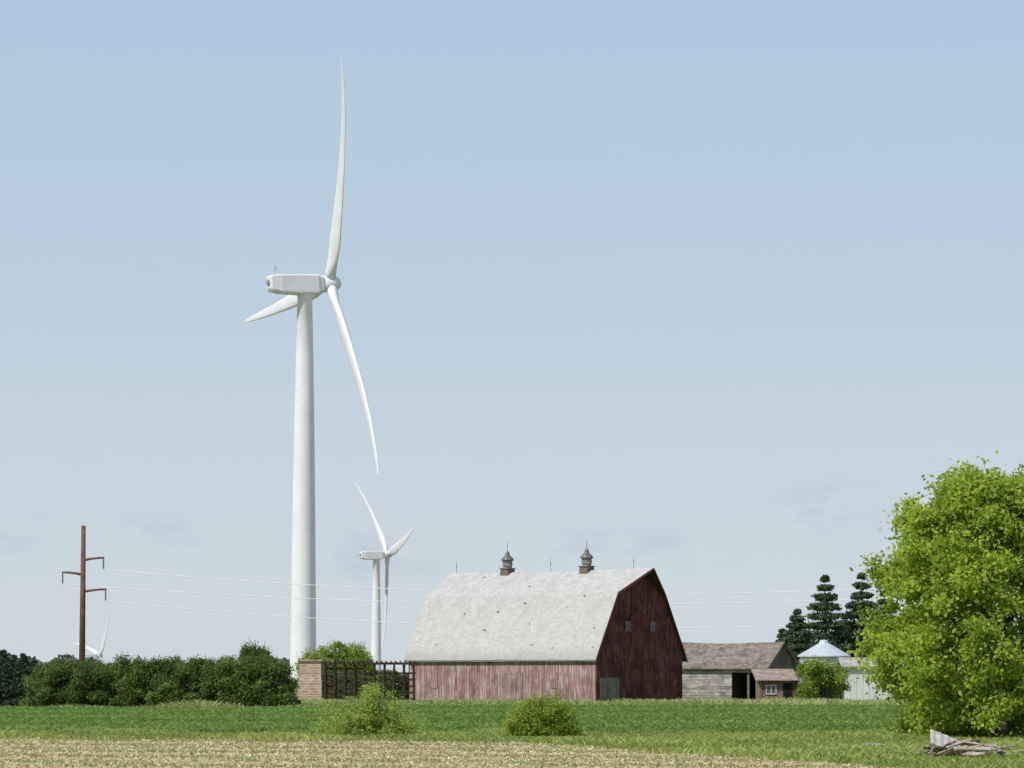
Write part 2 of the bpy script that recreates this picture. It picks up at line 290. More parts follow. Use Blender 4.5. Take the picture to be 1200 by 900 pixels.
part("gable_wall",bm_mesh("gable_wall",lambda bm:gable(bm,-0.13,0.02)),barn,gablepaint,"dark red vertical boards")
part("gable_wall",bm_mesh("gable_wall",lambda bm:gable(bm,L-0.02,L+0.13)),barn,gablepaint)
part("foundation",boxes("foundation",[(-0.2,L+0.2,-BW-0.07,0.07,-0.2,0.3)]),barn,simple("old_concrete",(0.28,0.26,0.23),0.9,0.3,2))
rm=M("pale_wooden_shingles",0.85,0.15); p,x,y,z=rm.pos()
row=rm.math('DIVIDE',z,0.16); fr=rm.math('FRACT',row); rf=rm.math('FLOOR',row)
cell=rm.white(rm.vec(rf,rm.math('FLOOR',rm.math('ADD',rm.math('DIVIDE',x,0.35),rm.math('MULTIPLY',rf,0.5))),2.0))
c=rm.mix(cell,(0.455,0.445,0.425),(0.535,0.525,0.505)); bn=rm.noise(p,0.4,6,0.65); c=rm.mix(rm.math('MULTIPLY',rm.ramp(bn,0.47,0.68),0.32),c,(0.33,0.32,0.295))
st=rm.noise(rm.vec(rm.math('MULTIPLY',x,3.0),y,rm.math('MULTIPLY',z,0.3)),1.0,5); c=rm.mix(rm.math('MULTIPLY',rm.ramp(st,0.5,0.7),0.2),c,(0.29,0.275,0.25))
hole=rm.noise(rm.vec(rm.math('MULTIPLY',x,0.9),y,rm.math('MULTIPLY',z,1.4)),1.3,3,0.5); c=rm.mix(rm.ramp(hole,0.705,0.72),c,(0.20,0.165,0.135))
gr=rm.noise(p,3.5,5,0.8); c=rm.mix(rm.math('MULTIPLY',rm.ramp(gr,0.52,0.75),0.25),c,(0.27,0.26,0.24))
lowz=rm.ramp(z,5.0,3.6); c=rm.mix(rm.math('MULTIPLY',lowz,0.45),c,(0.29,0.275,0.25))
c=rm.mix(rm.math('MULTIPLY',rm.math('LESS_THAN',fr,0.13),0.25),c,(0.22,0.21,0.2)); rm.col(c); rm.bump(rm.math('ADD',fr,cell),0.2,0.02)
rp=[(-0.38,3.7),(-0.05,4.4),(2.55,9.4),(BW/2,11.55),(BW-2.55,9.4),(BW+0.05,4.4),(BW+0.38,3.7)]
soffit=simple("dark_soffit_boards",(0.07,0.04,0.032),0.95,0.3,3)
def roof(bm):
    t=0.14; nx=28; sag=lambda f:-0.14*math.sin(math.pi*f)
    def xr(i,yi):
        e=1.15 if yi==3 else 0.0
        lo=-0.35-e*1.15; return lo+(L+0.35-lo)*i/nx
    top=[[bm.verts.new((xr(i,k),-y,z+0.02+sag(i/nx)*(k in(2,3,4)) + random.uniform(-0.035,0.035))) for k,(y,z) in enumerate(rp)] for i in range(nx+1)]
    bot=[[bm.verts.new((xr(i,k),-(BW/2+(y-BW/2)*0.985),z-t+sag(i/nx)*(k in(2,3,4)))) for k,(y,z) in enumerate(rp)] for i in range(nx+1)]
    m=len(rp)
    for i in range(nx):
        for k in range(m-1):
            bm.faces.new((top[i][k],top[i+1][k],top[i+1][k+1],top[i][k+1])); f=bm.faces.new((bot[i][k],bot[i+1][k],bot[i+1][k+1],bot[i][k+1])); f.material_index=1
        for k in (0,m-1): bm.faces.new((top[i][k],top[i+1][k],bot[i+1][k],bot[i][k]))
    for i in (0,nx):
        for k in range(m-1): f=bm.faces.new((top[i][k],top[i][k+1],bot[i][k+1],bot[i][k])); f.material_index=1
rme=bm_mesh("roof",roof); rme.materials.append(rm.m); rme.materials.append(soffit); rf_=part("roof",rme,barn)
def rake(bm):
    rings=[]
    for k,a in enumerate(rp):
        xa=-0.38-(1.32 if k==3 else 0); P=Vector((xa,-a[0],a[1]-0.10)); rings.append([P+Vector((dx,0,dz)) for dx,dz in ((-0.04,-0.12),(0.03,-0.12),(0.03,0.08),(-0.04,0.08))])
    loft(bm,rings)
part("rake_board",bm_mesh("rake_board",rake),barn,simple("trim_board",(0.10,0.05,0.045),0.9,0.3,3))
cupm=simple("tarnished_metal",(0.17,0.17,0.16),0.6,0.35,5,0.3,0.3); cupw=simple("cupola_pale",(0.27,0.255,0.235),0.8,0.25,6)
cuprust=simple("cupola_rusty_base",(0.17,0.13,0.11),0.8,0.4,5)
def cup_base(bm):
    loft(bm,[[Vector((x*s,y*s,z)) for x,y in((-1,-1),(1,-1),(1,1),(-1,1))] for s,z in [(0.50,-0.5),(0.44,0.34),(0.52,0.36),(0.52,0.42),(0.40,0.46)]])
def cup_louver(bm): lathe(bm,[(0.38,0.44),(0.40,0.62),(0.46,0.66),(0.42,0.80),(0.47,0.84),(0.42,0.98),(0.46,1.02),(0.42,1.14),(0.3,1.2)],16)
def cup_cap(bm): lathe(bm,[(0.60,1.12),(0.58,1.2),(0.40,1.42),(0.24,1.58),(0.18,1.66),(0.20,1.74),(0.10,1.9),(0.03,2.0),(0.02,2.75)],16)
mb,ml,mc=bm_mesh("cupola_base",cup_base),bm_mesh("cupola_louver",cup_louver),bm_mesh("cupola_cap",cup_cap,True)
for mm,mt in ((mb,cuprust),(ml,cupw),(mc,cupm)): mm.materials.append(mt)
def RU(u):
    best=min(np.linspace(0,L,400),key=lambda s:abs((bc.x+(-math.cos(TH))*s+math.sin(TH)*BW/2)/(bc.y+math.sin(TH)*s+math.cos(TH)*BW/2)-(u-600)/FPX*1.004)); return float(best)
for u in (595,687):
    cpo=link(bpy.data.objects.new("cupola",mb)); cpo.parent=rf_; cpo.location=(RU(u),-BW/2,11.4)
    a=link(bpy.data.objects.new("cupola_louver",ml)); a.parent=rf_; a.location=cpo.location
    a=link(bpy.data.objects.new("cupola_cap",mc)); a.parent=rf_; a.location=cpo.location
def rod(bm): tube(bm,[(0,0,-0.1),(0,0,1.15)],[0.025,0.012],5); lathe(bm,[(0.02,0.6),(0.07,0.68),(0.02,0.76)],8)
mr=bm_mesh("lightning_rod",rod); mr.materials.append(cupm)
for u in (535,645,742):
    a=link(bpy.data.objects.new("lightning_rod",mr)); a.parent=rf_; a.location=(RU(u),-BW/2,11.45)
redf=simple("worn_red_trim",(0.22,0.10,0.09),0.9,0.3,6)
glass=M("old_glass",0.15,0.5); glass.col((0.09,0.10,0.10)); glass=glass.m
def window(parent,cx,cy,cz,w_,h_,face,fm,gm_=glass):
    def pane(bm):
        if face=='x': box(bm,cx-0.03,cx,cy-w_/2,cy+w_/2,cz-h_/2,cz+h_/2)
        else: box(bm,cx-w_/2,cx+w_/2,cy,cy+0.03,cz-h_/2,cz+h_/2)
    def fr_(bm):
        t=0.07
        for a0,a1,b0,b1 in [(-w_/2-t,w_/2+t,h_/2,h_/2+t),(-w_/2-t,w_/2+t,-h_/2-t,-h_/2),(-w_/2-t,-w_/2,-h_/2,h_/2),(w_/2,w_/2+t,-h_/2,h_/2),(-0.02,0.02,-h_/2,h_/2),(-w_/2,-0.02,-0.02,0.02),(0.02,w_/2,-0.02,0.02)]:
            if face=='x': box(bm,cx-0.06,cx,cy+a0,cy+a1,cz+b0,cz+b1)
            else: box(bm,cx+a0,cx+a1,cy,cy+0.06,cz+b0,cz+b1)
    wp=part("window",bm_mesh("window",pane),parent,gm_); f=part("window_frame",bm_mesh("window_frame",fr_),parent,fm); f.parent=wp
for y_ in (-4.1,-7.4): window(barn,-0.134,y_,6.55,0.62,0.78,'x',redf)
boarded=planks("boarded_shutter",'x',0.2,(0.25,0.14,0.125),(0.34,0.23,0.21),(0.50,0.44,0.42),0.08,0.7)
for x_ in (4.6,18.6): part("shutter",boxes("shutter",[(x_-0.4,x_+0.4,0.006,0.05,1.3,2.1)]),barn,boarded)
part("door",boxes("door",[(-0.20,-0.135,-2.9,-0.4,0.32,2.2)]),barn,planks("grey_door",'y',0.22,(0.14,0.115,0.10),(0.24,0.21,0.19),(0.36,0.33,0.30),0.1,0.8),"weathered grey sliding door")
part("door_frame",boxes("door_frame",[(-0.19,-0.135,a0,a1,b0,b1) for a0,a1,b0,b1 in [(-7.6,-7.5,0.35,3.4),(-4.5,-4.4,0.35,3.4),(-7.6,-4.4,3.4,3.52),(-7.5,-4.5,1.8,1.9),(-6.05,-5.95,0.35,1.8),(-6.05,-5.95,1.9,3.4)]]),barn,simple("dark_red_trim",(0.13,0.035,0.03),0.9,0.3,4))
part("hay_door_frame",boxes("hay_door_frame",[(-0.18,-0.135,a0,a1,b0,b1) for a0,a1,b0,b1 in [(-6.8,-6.68,7.4,10.0),(-4.72,-4.6,7.4,10.0),(-6.68,-4.72,7.4,7.5)]]),barn,bpy.data.materials["dark_red_trim"])
sdm=planks("side_door",'x',0.2,(0.24,0.13,0.12),(0.37,0.27,0.25),(0.55,0.50,0.48),0.1,0.9)
part("door",boxes("door",[(8.2,10.4,0.006,0.06,0.33,2.6)]),barn,sdm)
# ------------------------------------------------ timber frame pen with brick pier
brick=M("banded_brick",0.9,0.1); p,x,y,z=brick.pos()
q=brick.math('DIVIDE',z,0.22); rr1=brick.math('FLOOR',q)
xy=brick.math('ADD',x,y); cell=brick.white(brick.vec(rr1,brick.math('FLOOR',brick.math('ADD',brick.math('DIVIDE',xy,0.42),brick.math('MULTIPLY',rr1,0.5))),1.0))
c=brick.mix(cell,(0.40,0.22,0.15),(0.58,0.44,0.35)); c=brick.mix(brick.math('MULTIPLY',brick.math('LESS_THAN',brick.math('FRACT',q),0.28),0.85),c,(0.56,0.50,0.43)); brick.col(c); brick.bump(cell,0.3,0.02)
pen=thing("timber_pen","open dark timber frame shed adjoining a brick pier","shed",(GX(351,290),290,0))
def pier(bm):
    box(bm,0,2.0,0,1.8,0,2.0); box(bm,0.08,1.95,0.1,1.7,2.0,3.6); box(bm,-0.05,2.05,-0.05,1.85,3.6,3.74)
part("brick_pier",bm_mesh("brick_pier",pier),pen,brick.m,"banded red and cream brick")
def frm(bm):
    for i in range(10):
        xx=2.3+i*0.83
        for yy in (0.2,2.4):
            j=random.uniform(-0.06,0.06); tube(bm,[(xx+j,yy,0),(xx-j*0.5,yy,3.5)],[0.085,0.07],5)
    for yy in (0.08,2.52):
        box(bm,2.1,10.0,yy-0.05,yy+0.05,3.3,3.5)
    for i in range(20): box(bm,2.2+i*0.4,2.27+i*0.4,-0.1,2.7,3.52,3.62)
part("post_frame",bm_mesh("post_frame",frm),pen,darkwood)
dsl=planks("dark_slats",'z',0.42,(0.05,0.04,0.03),(0.09,0.07,0.05),(0.12,0.09,0.07),0.05,0.4)
for k in range(7): part("slat",boxes("slat",[(2.2,5.6,0.28,0.33,0.3+k*0.42,0.52+k*0.42)]),pen,dsl)
for k in range(5): part("slat",boxes("slat",[(5.7,9.9,2.46,2.5,0.3+k*0.55,0.46+k*0.55)]),pen,dsl)
# ------------------------------------------------ weathered shed
def gprof(w_,hw,hr): return [(0,0),(0,hw),(w_/2,hr),(w_,hw),(w_,0)]
s1=thing("shed","weathered grey board shed with sagging brown roof and open bay","shed",(GX(895,310),310,0),math.pi-rad(25))
SL,SW,SH,SR=10.0,7.9,3.15,5.35
pale=planks("pale_grey_boards",'z',0.28,(0.20,0.175,0.15),(0.44,0.415,0.38),(0.72,0.70,0.67),0.09,1.0,'x',0.6,0.8)
part("wall",boxes("wall",[(3.3,SL,-0.12,0,0,SH-0.05)]),s1,pale)
part("rear_wall",boxes("rear_wall",[(0.1,SL,-SW,-SW+0.12,0,SH-0.05)]),s1,pale)
part("lintel",boxes("lintel",[(0.1,3.3,-0.14,-0.02,SH-0.5,SH-0.06)]),s1,pale)
for a0 in (0.12,1.6): part("post",boxes("post",[(a0,a0+0.2,-0.2,-0.02,0,SH-0.5)]),s1,oldwood)
bgab=planks("brown_gable_boards",'y',0.25,(0.10,0.08,0.065),(0.19,0.155,0.125),(0.30,0.26,0.23),0.08,0.8)
part("gable_wall",bm_mesh("gable_wall",lambda bm:gable(bm,-0.08,0.08,gprof(SW,SH,SR))),s1,bgab)
part("gable_wall",bm_mesh("gable_wall",lambda bm:gable(bm,SL-0.02,SL+0.1,gprof(SW,SH,SR))),s1,bgab)
part("partition",boxes("partition",[(3.35,3.45,-SW+0.15,-0.15,0,SH)]),s1,darkwood)
def simple_roof(bm,L_,W_,hw,hr,ov=0.35,t=0.12,sag=0.0):
    rp_=[(-ov,hw-ov*(hr-hw)/(W_/2)),(W_/2,hr),(W_+ov,hw-ov*(hr-hw)/(W_/2))]; nx=10
    T=[[bm.verts.new((-ov+(L_+2*ov)*i/nx,-y,z+0.14-sag*math.sin(math.pi*i/nx)*(k==1)+random.uniform(-0.04,0.04))) for k,(y,z) in enumerate(rp_)] for i in range(nx+1)]
    B=[[bm.verts.new((-ov+(L_+2*ov)*i/nx,-y,z+0.02-sag*math.sin(math.pi*i/nx)*(k==1))) for k,(y,z) in enumerate(rp_)] for i in range(nx+1)]
    for i in range(nx):
        for k in (0,1): bm.faces.new((T[i][k],T[i+1][k],T[i+1][k+1],T[i][k+1])); bm.faces.new((B[i][k],B[i+1][k],B[i+1][k+1],B[i][k+1]))
        for k in (0,2): bm.faces.new((T[i][k],T[i+1][k],B[i+1][k],B[i][k]))
    for i in (0,nx):
        for k in (0,1): bm.faces.new((T[i][k],T[i][k+1],B[i][k+1],B[i][k]))
def shingle(name,a,b,cc):
    m=M(name,0.9,0.1); p,x,y,z=m.pos(); row=m.math('DIVIDE',z,0.11); rf=m.math('FLOOR',row)
    cell=m.white(m.vec(rf,m.math('FLOOR',m.math('DIVIDE',x,0.3)),2.0)); c=m.mix(cell,a,b)
    c=m.mix(m.math('MULTIPLY',m.ramp(m.noise(p,0.7,6,0.7),0.45,0.65),0.75),c,cc); c=m.mix(m.math('MULTIPLY',m.math('LESS_THAN',m.math('FRACT',row),0.15),0.5),c,(0.06,0.05,0.04)); m.col(c); m.bump(cell,0.5,0.04); return m.m
part("roof",bm_mesh("roof",lambda bm:simple_roof(bm,SL,SW,SH,SR,0.4,0.12,0.16)),s1,shingle("brown_shingle",(0.19,0.155,0.125),(0.32,0.275,0.23),(0.12,0.09,0.065)))
# small lean-to
s2=thing("lean_to_shed","low worn red and brown lean-to shed with white window","shed",(GX(886,300),300,0),rad(2))
w2=7.4
redb=planks("dull_red_boards",'x',0.22,(0.15,0.085,0.065),(0.26,0.17,0.14),(0.38,0.32,0.28),0.08,0.9); brb=planks("brown_boards",'x',0.3,(0.07,0.055,0.045),(0.15,0.12,0.095),(0.26,0.22,0.18),0.1,0.8)
def slw(bm,x0,x1,h0=2.0,h1=2.75):
    loft(bm,[[Vector((x,0,0)),Vector((x,3,0)),Vector((x,3,h1)),Vector((x,0,h0))] for x in (x0,x1)])
part("wall",bm_mesh("wall",lambda bm:slw(bm,0.1,3.3)),s2,redb,"dull red boards")
part("wall",bm_mesh("wall",lambda bm:slw(bm,3.305,w2,1.75,2.4)),s2,brb,"dark brown boards")
def slr(bm,x0,x1,dz): loft(bm,[[Vector((x,-0.5,1.93-dz)),Vector((x,3.3,2.88-dz)),Vector((x,3.3,2.97-dz)),Vector((x,-0.5,2.02-dz))] for x in (x0,x1)])
part("roof",bm_mesh("roof",lambda bm:slr(bm,-0.25,3.5,0)),s2,shingle("worn_pinkish_roof",(0.30,0.22,0.18),(0.42,0.35,0.30),(0.20,0.13,0.10)))
part("roof",bm_mesh("roof",lambda bm:slr(bm,3.52,w2+0.25,0.3)),s2,shingle("worn_brown_roof",(0.20,0.15,0.115),(0.31,0.24,0.19),(0.13,0.095,0.075)))
def wy(parent,cx,cz,w_,h_,fm,gl):
    t=0.10
    wp=part("window",boxes("window",[(cx-w_/2,cx+w_/2,-0.04,-0.006,cz-h_/2,cz+h_/2)]),parent,gl)
    f=part("window_frame",boxes("window_frame",[(cx-w_/2-t,cx+w_/2+t,-0.08,-0.007,cz+h_/2,cz+h_/2+t),(cx-w_/2-t,cx+w_/2+t,-0.08,-0.007,cz-h_/2-t,cz-h_/2),(cx-w_/2-t,cx-w_/2,-0.08,-0.007,cz-h_/2,cz+h_/2),(cx+w_/2,cx+w_/2+t,-0.08,-0.007,cz-h_/2,cz+h_/2),(cx-0.04,cx+0.04,-0.08,-0.042,cz-h_/2,cz+h_/2)]),parent,fm); f.parent=wp
wh=simple("white_trim",(0.52,0.50,0.46),0.7,0.2,5)
wy(s2,1.15,1.15,0.75,0.65,wh,glass)
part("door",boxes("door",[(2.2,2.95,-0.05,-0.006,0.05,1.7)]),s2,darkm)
part("doorway_dark_panel",boxes("doorway_dark_panel",[(4.4,5.6,-0.03,-0.006,0.02,1.5)]),s2,darkm)  # thin near-black panel on a closed wall, painting the dark of an opening
# grain bin
gb=thing("grain_bin","round galvanised grain bin with pale conical roof","grain bin",(GX(963,338),338,0))
def gbw(bm):
    pr=[]; zz=0
    while zz<4.2: pr+= [(2.4,zz),(2.43,zz+0.1),(2.4,zz+0.2)]; zz+=0.2001
    lathe(bm,pr,36)
part("wall",bm_mesh("wall",gbw),gb,galv)
def gbr(bm): lathe(bm,[(2.65,4.2),(2.65,4.3),(0.5,5.55),(0.45,5.68),(0.4,5.8),(0.05,5.9)],24)
part("roof",bm_mesh("roof",gbr),gb,simple("pale_metal",(0.52,0.56,0.60),0.55,0.08,1,0.4,0.1))
# white outbuilding
s3=thing("white_outbuilding","plain white outbuilding with low pale roof","outbuilding",(GX(986,325),325,0),0)
part("wall",boxes("wall",[(0,6,0,5,0,3.2)]),s3,planks("white_metal",'x',0.6,(0.64,0.65,0.65),(0.70,0.70,0.69),(0.56,0.55,0.52),0.03,0.3,'z',0.15))
def r3(bm): loft(bm,[[Vector((x,-0.4,3.15)),Vector((x,-0.4,3.27)),Vector((x,2.5,4.1)),Vector((x,5.4,3.27)),Vector((x,5.4,3.15)),Vector((x,2.5,3.98))] for x in (-0.3,6.3)])
part("roof",bm_mesh("roof",r3),s3,simple("pale_grey_roof",(0.42,0.38,0.35),0.8,0.25,1.2))
# ------------------------------------------------ power poles and wires
PD=420; px0=W(97,700,PD).x; ztop=W(97,616,PD).z
rust=simple("rust_brown_steel",(0.17,0.08,0.06),0.8,0.25,1.2); ins=simple("insulator_grey",(0.10,0.10,0.11),0.4)
zA,zB,zC=W(97,655,PD).z,W(97,672,PD).z,W(97,692,PD).z
def polem(bm): tube(bm,[(0,0,0),(0,0,ztop)],[0.42,0.28],14)
def armm(bm): tube(bm,[(0,0,-0.15),(0.8,0,0.0),(1.8,0,0.12),(2.6,0,0.14)],[0.18,0.15,0.13,0.11],8)
def insm(bm):
    pr=[(0.03,0)]
    for k in range(8): pr+=[(0.05,-0.1-k*0.15),(0.15,-0.16-k*0.15),(0.05,-0.2-k*0.15)]
    lathe(bm,pr[::-1],8)
mp,ma,mi=bm_mesh("pole_shaft",polem,True),bm_mesh("cross_arm",armm,True),bm_mesh("insulator",insm)
mp.materials.append(rust); ma.materials.append(rust); mi.materials.append(ins)
span=130
for k in (0,1):
    t=thing("utility_pole","rust brown steel power pole with three staggered arms","utility pole",(px0+k*span,PD,0),0,"utility poles carrying the power line")
    part("pole_shaft",mp,t)
    for z_,s_ in ((zA,1),(zB,-1),(zC,1.12)):
        a=part("cross_arm",ma,t); a.location=(0,0,z_); a.scale=(s_,1,1)
        i_=part("insulator",mi,t); i_.location=(2.5*s_,0,z_+0.05)
wm=simple("wire_aluminium",(0.85,0.85,0.85),0.5,0.03,1,0.4)
for z_,s_,sag in ((zA,1,3.0),(zB,-1,2.5),(zC,1.12,3.3)):
    def wf(bm):
        tube(bm,[(span*i/40,0,-sag*4*(i/40)*(1-i/40)) for i in range(41)],[0.042]*41,5)
    me=bm_mesh("power_wire",wf); me.materials.append(wm)
    thing("power_wire","thin pale overhead wire sagging between utility poles","power line",(px0+2.5*s_,PD,z_-1.3),0,"overhead wires of the power line",me)
# ------------------------------------------------ trees
def stems(bm,seed,h,spread,n,r0):
    rr_=random.Random(seed)
    for i in range(n):
        a=rr_.uniform(0,6.28); s=rr_.uniform(0.3,1)*spread
        tube(bm,[(0.1*math.cos(a),0.1*math.sin(a),0),(0.35*s*math.cos(a),0.35*s*math.sin(a),h*0.4),(s*math.cos(a),s*math.sin(a),h*rr_.uniform(0.7,0.95))],[r0,r0*0.6,r0*0.2],6)
big=leafmat("bright_green_leaf",(0.20,0.30,0.028),(0.52,0.62,0.095),0.5)
def bigtrunk(bm):
    tube(bm,[(0,0,-0.1),(0.05,0,0.6),(0.0,0.05,1.6),(0.15,0,3.2),(0.1,0.1,5.5),(0,0,8.8)],[0.42,0.30,0.26,0.22,0.14,0.04],12)
    for a,z0,ln,up in [(3.4,1.3,3.9,2.6),(2.7,2.1,4.0,4.5),(0.3,1.6,4.2,3.2),(5.0,1.8,3.6,3.6),(1.5,2.3,3.6,4.0),(3.9,3.2,2.9,4.2),(0.8,3.4,3,4.3),(5.8,3.9,2.6,4),(2.1,4.2,2.2,3.9),(3.1,0.9,3.4,1.3)]:
        c,s=math.cos(a),math.sin(a); tube(bm,[(0.05,0,z0),(c*ln*0.4,s*ln*0.4,z0+up*0.5),(c*ln*0.75,s*ln*0.75,z0+up*0.8),(c*ln,s*ln,z0+up)],[0.13,0.09,0.05,0.02],7)
t=thing("tree","large bright green leafy tree standing in the grass","tree",(GX(1168,133),133,0))
part("trunk",bm_mesh("trunk",bigtrunk,True),t,bark)
r=np.random.default_rng(43); cb=[]
while len(cb)<360:
    zz=r.uniform(0.35,9.8); Rz=np.interp(zz,[0.3,1.2,2.2,4.2,5.8,7.5,9.0,10.0,10.4],[3.8,4.8,5.4,5.7,5.25,4.5,3.5,2.3,1.2]); br=r.uniform(0.4,0.85)
    a=r.uniform(0,6.28); f=(Rz-br*0.6)*(r.uniform(0.15,1.0)**0.5)*r.uniform(0.92,1.04)
    f*=1+0.05*math.sin(5*a+zz*2.1)
    if zz<0.8 and abs(math.cos(a)*f+0.2)<0.6 and math.sin(a)<0.2: continue
    cb.append((0.05+math.cos(a)*f,math.sin(a)*f,zz+r.normal(0,0.1),br))
cb+=[(-1.2+r.uniform(-.8,.8),r.uniform(-1,1),9.5+r.uniform(-.3,.4),0.5) for _ in range(8)]+[(4.5+r.uniform(-1,1),r.uniform(-2,2),r.uniform(4,9.3),0.8) for _ in range(24)]
part("crown",crown("crown",cb,1450,108,0.27,0.102,11,0.75,0.1,0.2),t,big)
def bush(name,label,u,d,blobs,nc,per,sig,size,mat,seed,h,sp,ns=9,cat="bush",scl=1.0):
    t=thing(name,label,cat,(GX(u,d),d,0)); part("stems",bm_mesh("stems",lambda bm:stems(bm,seed,h,sp,ns,0.016)),t,twig)
    part("foliage",crown("foliage",blobs,nc,per,sig,size,seed,0.9,0.2,0.06),t,mat); t.scale=(scl,scl,1); return t
bl=leafmat("willow_leaf",(0.22,0.31,0.055),(0.50,0.58,0.14),0.5)
r=np.random.default_rng(77); wb=[]
for _ in range(44):   # upright sprays fanning from the root
    a=r.uniform(0,6.28); sp_=r.uniform(0.1,1.7); hh=(2.3-0.7*sp_)*r.uniform(0.78,1.05)
    for f in np.linspace(0.12,1.0,7): wb.append((math.cos(a)*sp_*f**0.7,math.sin(a)*sp_*f**0.8*0.7,hh*f,0.34*(1-f*0.55)))
wb+=[(r.uniform(-1.6,1.7),r.uniform(-0.9,0.7),r.uniform(0.1,0.7),0.34) for _ in range(50)]
bush("bush","loose yellow-green wild bush at the field edge",434,134,wb,780,46,0.12,0.042,bl,21,1.8,1.0,14,"bush",1.08)
wb=[(r.uniform(-1.15,1.15),r.uniform(-0.8,0.8),0,r.uniform(0.25,0.42)) for _ in range(80)]
wb=[(x_,y_,r.uniform(0.15,max(0.4,1.45*(1-abs(x_)/1.7)**0.5)),b_) for x_,y_,_,b_ in wb]+[(x_,-0.6,0.3,0.35) for x_ in (-1.0,-0.5,0,0.5,1.0)]+[(r.uniform(-0.8,0.8),0,r.uniform(1.2,1.6),0.12) for _ in range(9)]
bush("bush","rounded dense green shrub at the field edge",636,134,wb,440,62,0.11,0.042,leafmat("shrub_leaf",(0.17,0.26,0.03),(0.42,0.50,0.08),0.48),22,1.3,0.8,10,"bush",1.08)
hedge=leafmat("hedge_leaf",(0.055,0.10,0.022),(0.18,0.26,0.055),0.32)
hedge2=leafmat("hedge_leaf_light",(0.07,0.12,0.027),(0.21,0.29,0.065),0.32)
jun=leafmat("juniper_leaf",(0.028,0.05,0.032),(0.08,0.12,0.065),0.2)
hm=[]
for s_ in range(6):
    rr_=np.random.default_rng(50+s_); bs=[]
    for _ in range(34):
        zz=rr_.uniform(0.2,3.05); xr_=1.7*(1-0.55*(zz/3.1)**3); bs.append((rr_.uniform(-xr_,xr_),rr_.uniform(-xr_,xr_),zz,rr_.uniform(0.2,0.55)))
    hm.append((crown("foliage",bs,270,70,0.19,0.08,60+s_,0.9,0.3,0.1),bm_mesh("stems",lambda bm:stems(bm,s_,3.1,0.9,7,0.04))))
    hm[-1][0].materials.append(hedge2 if s_%3==2 else hedge); hm[-1][1].materials.append(bark)
rr_=random.Random(5)
def place(ms,name,label,cat,loc,sc_,group,nm=("stems","foliage")):
    t=thing(name,label,cat,loc,rr_.uniform(0,6.28),group)
    for nmx,mx in zip(nm,(ms[1],ms[0])):
        a=link(bpy.data.objects.new(nmx,mx)); a.parent=t
    t.scale=sc_
i=0
for u in np.arange(54,330,14.5):
    hgt=W(u,776+rr_.uniform(-6,6)+(3 if u<130 else 0),248).z/3.35
    s_=rr_.uniform(0.85,1.1); place(hm[rr_.randrange(6)],"hedge_shrub","dense dark green shrub in the farm hedge","shrub",(GX(min(u+rr_.uniform(-3,3),318),249),249+rr_.uniform(-0.8,1.4),0),(s_,s_,hgt),"shrubs forming the hedge"); i+=1
for u,v in ((292,757),(306,761),(318,769),(210,771),(165,774),(262,772),(110,777),(238,776),(140,777),(85,780),(188,776)):
    hgt=W(u,v,253).z/3.35; place(hm[i%6],"hedge_shrub","taller dark green shrub rising behind the hedge","shrub",(GX(u,253),253,0),(0.8,0.8,hgt),"shrubs forming the hedge"); i+=1
def conif(name,H,R,seed,size,nb=260,per=55,tiers=0):
    r=np.random.default_rng(seed); t=r.uniform(0.0,1,nb)**1.15
    if tiers: t=np.clip((np.floor(t*tiers)+0.5+r.normal(0,0.13,nb))/tiers,0,0.99)
    a=r.uniform(0,2*np.pi,nb); ln=R*(1-t)**0.95*r.uniform(0.72,1.15,nb)+0.12; zc=H*(0.04+0.95*t)
    idx=np.repeat(np.arange(nb),per); f=r.uniform(0.1,1,len(idx))**0.7; wd=(0.16*(1-f)+0.06)*ln[idx]+0.06
    C=np.stack([np.cos(a[idx])*ln[idx]*f,np.sin(a[idx])*ln[idx]*f,zc[idx]-0.42*ln[idx]*f*(1-0.7*t[idx])+0.16*ln[idx]*f**3],1)+r.normal(size=(len(idx),3))*wd[:,None]*np.array([0.9,0.9,0.45])
    C[:,2]=np.clip(C[:,2],0.1,H*1.01); return leafquads(name,C,size,r.uniform(0,0.5,len(idx))+0.4*f,None,0.45,r,0.3)
def ctrunk(H): return bm_mesh("trunk",lambda bm:tube(bm,[(0,0,0),(0,0,H*0.5),(0,0,H*0.97)],[H*0.02,H*0.012,0.02],8))
sp=leafmat("spruce_needle",(0.026,0.052,0.026),(0.10,0.16,0.065),0.15)
for k,(u,v,d,R) in enumerate([(965,671,368,5.0),(1008,668,372,5.0),(932,712,362,4.0),(1034,690,364,4.4),(915,736,380,2.8),(987,718,378,4.0)]):
    H=W(u,v,d).z; t=thing("spruce_tree","dark green spruce standing behind the farm sheds","tree",(GX(u,d),d,0),0,"spruces behind the sheds")
    part("trunk",ctrunk(H),t,bark); part("crown",conif("crown",H,R,80+k,0.17,620,55,13),t,sp)
jm=[(conif("foliage",4.0,1.7,90+s_,0.09,240,60),ctrunk(4.0)) for s_ in range(3)]
for a,b in jm: a.materials.append(jun); b.materials.append(bark)
for k,(u,v) in enumerate([(-8,764),(8,762),(20,768),(32,766),(44,774),(2,772),(14,776),(26,775),(38,778)]):
    d=252+2*(k%3); place(jm[k%3],"juniper_tree","small dark blue-green juniper at the hedge end","tree",(GX(u,d),d,0),(0.95,0.95,W(u,v,d).z/4.0),"junipers at the hedge end",("trunk","crown"))
lt=leafmat("fresh_leaf",(0.14,0.22,0.03),(0.36,0.46,0.08),0.42)
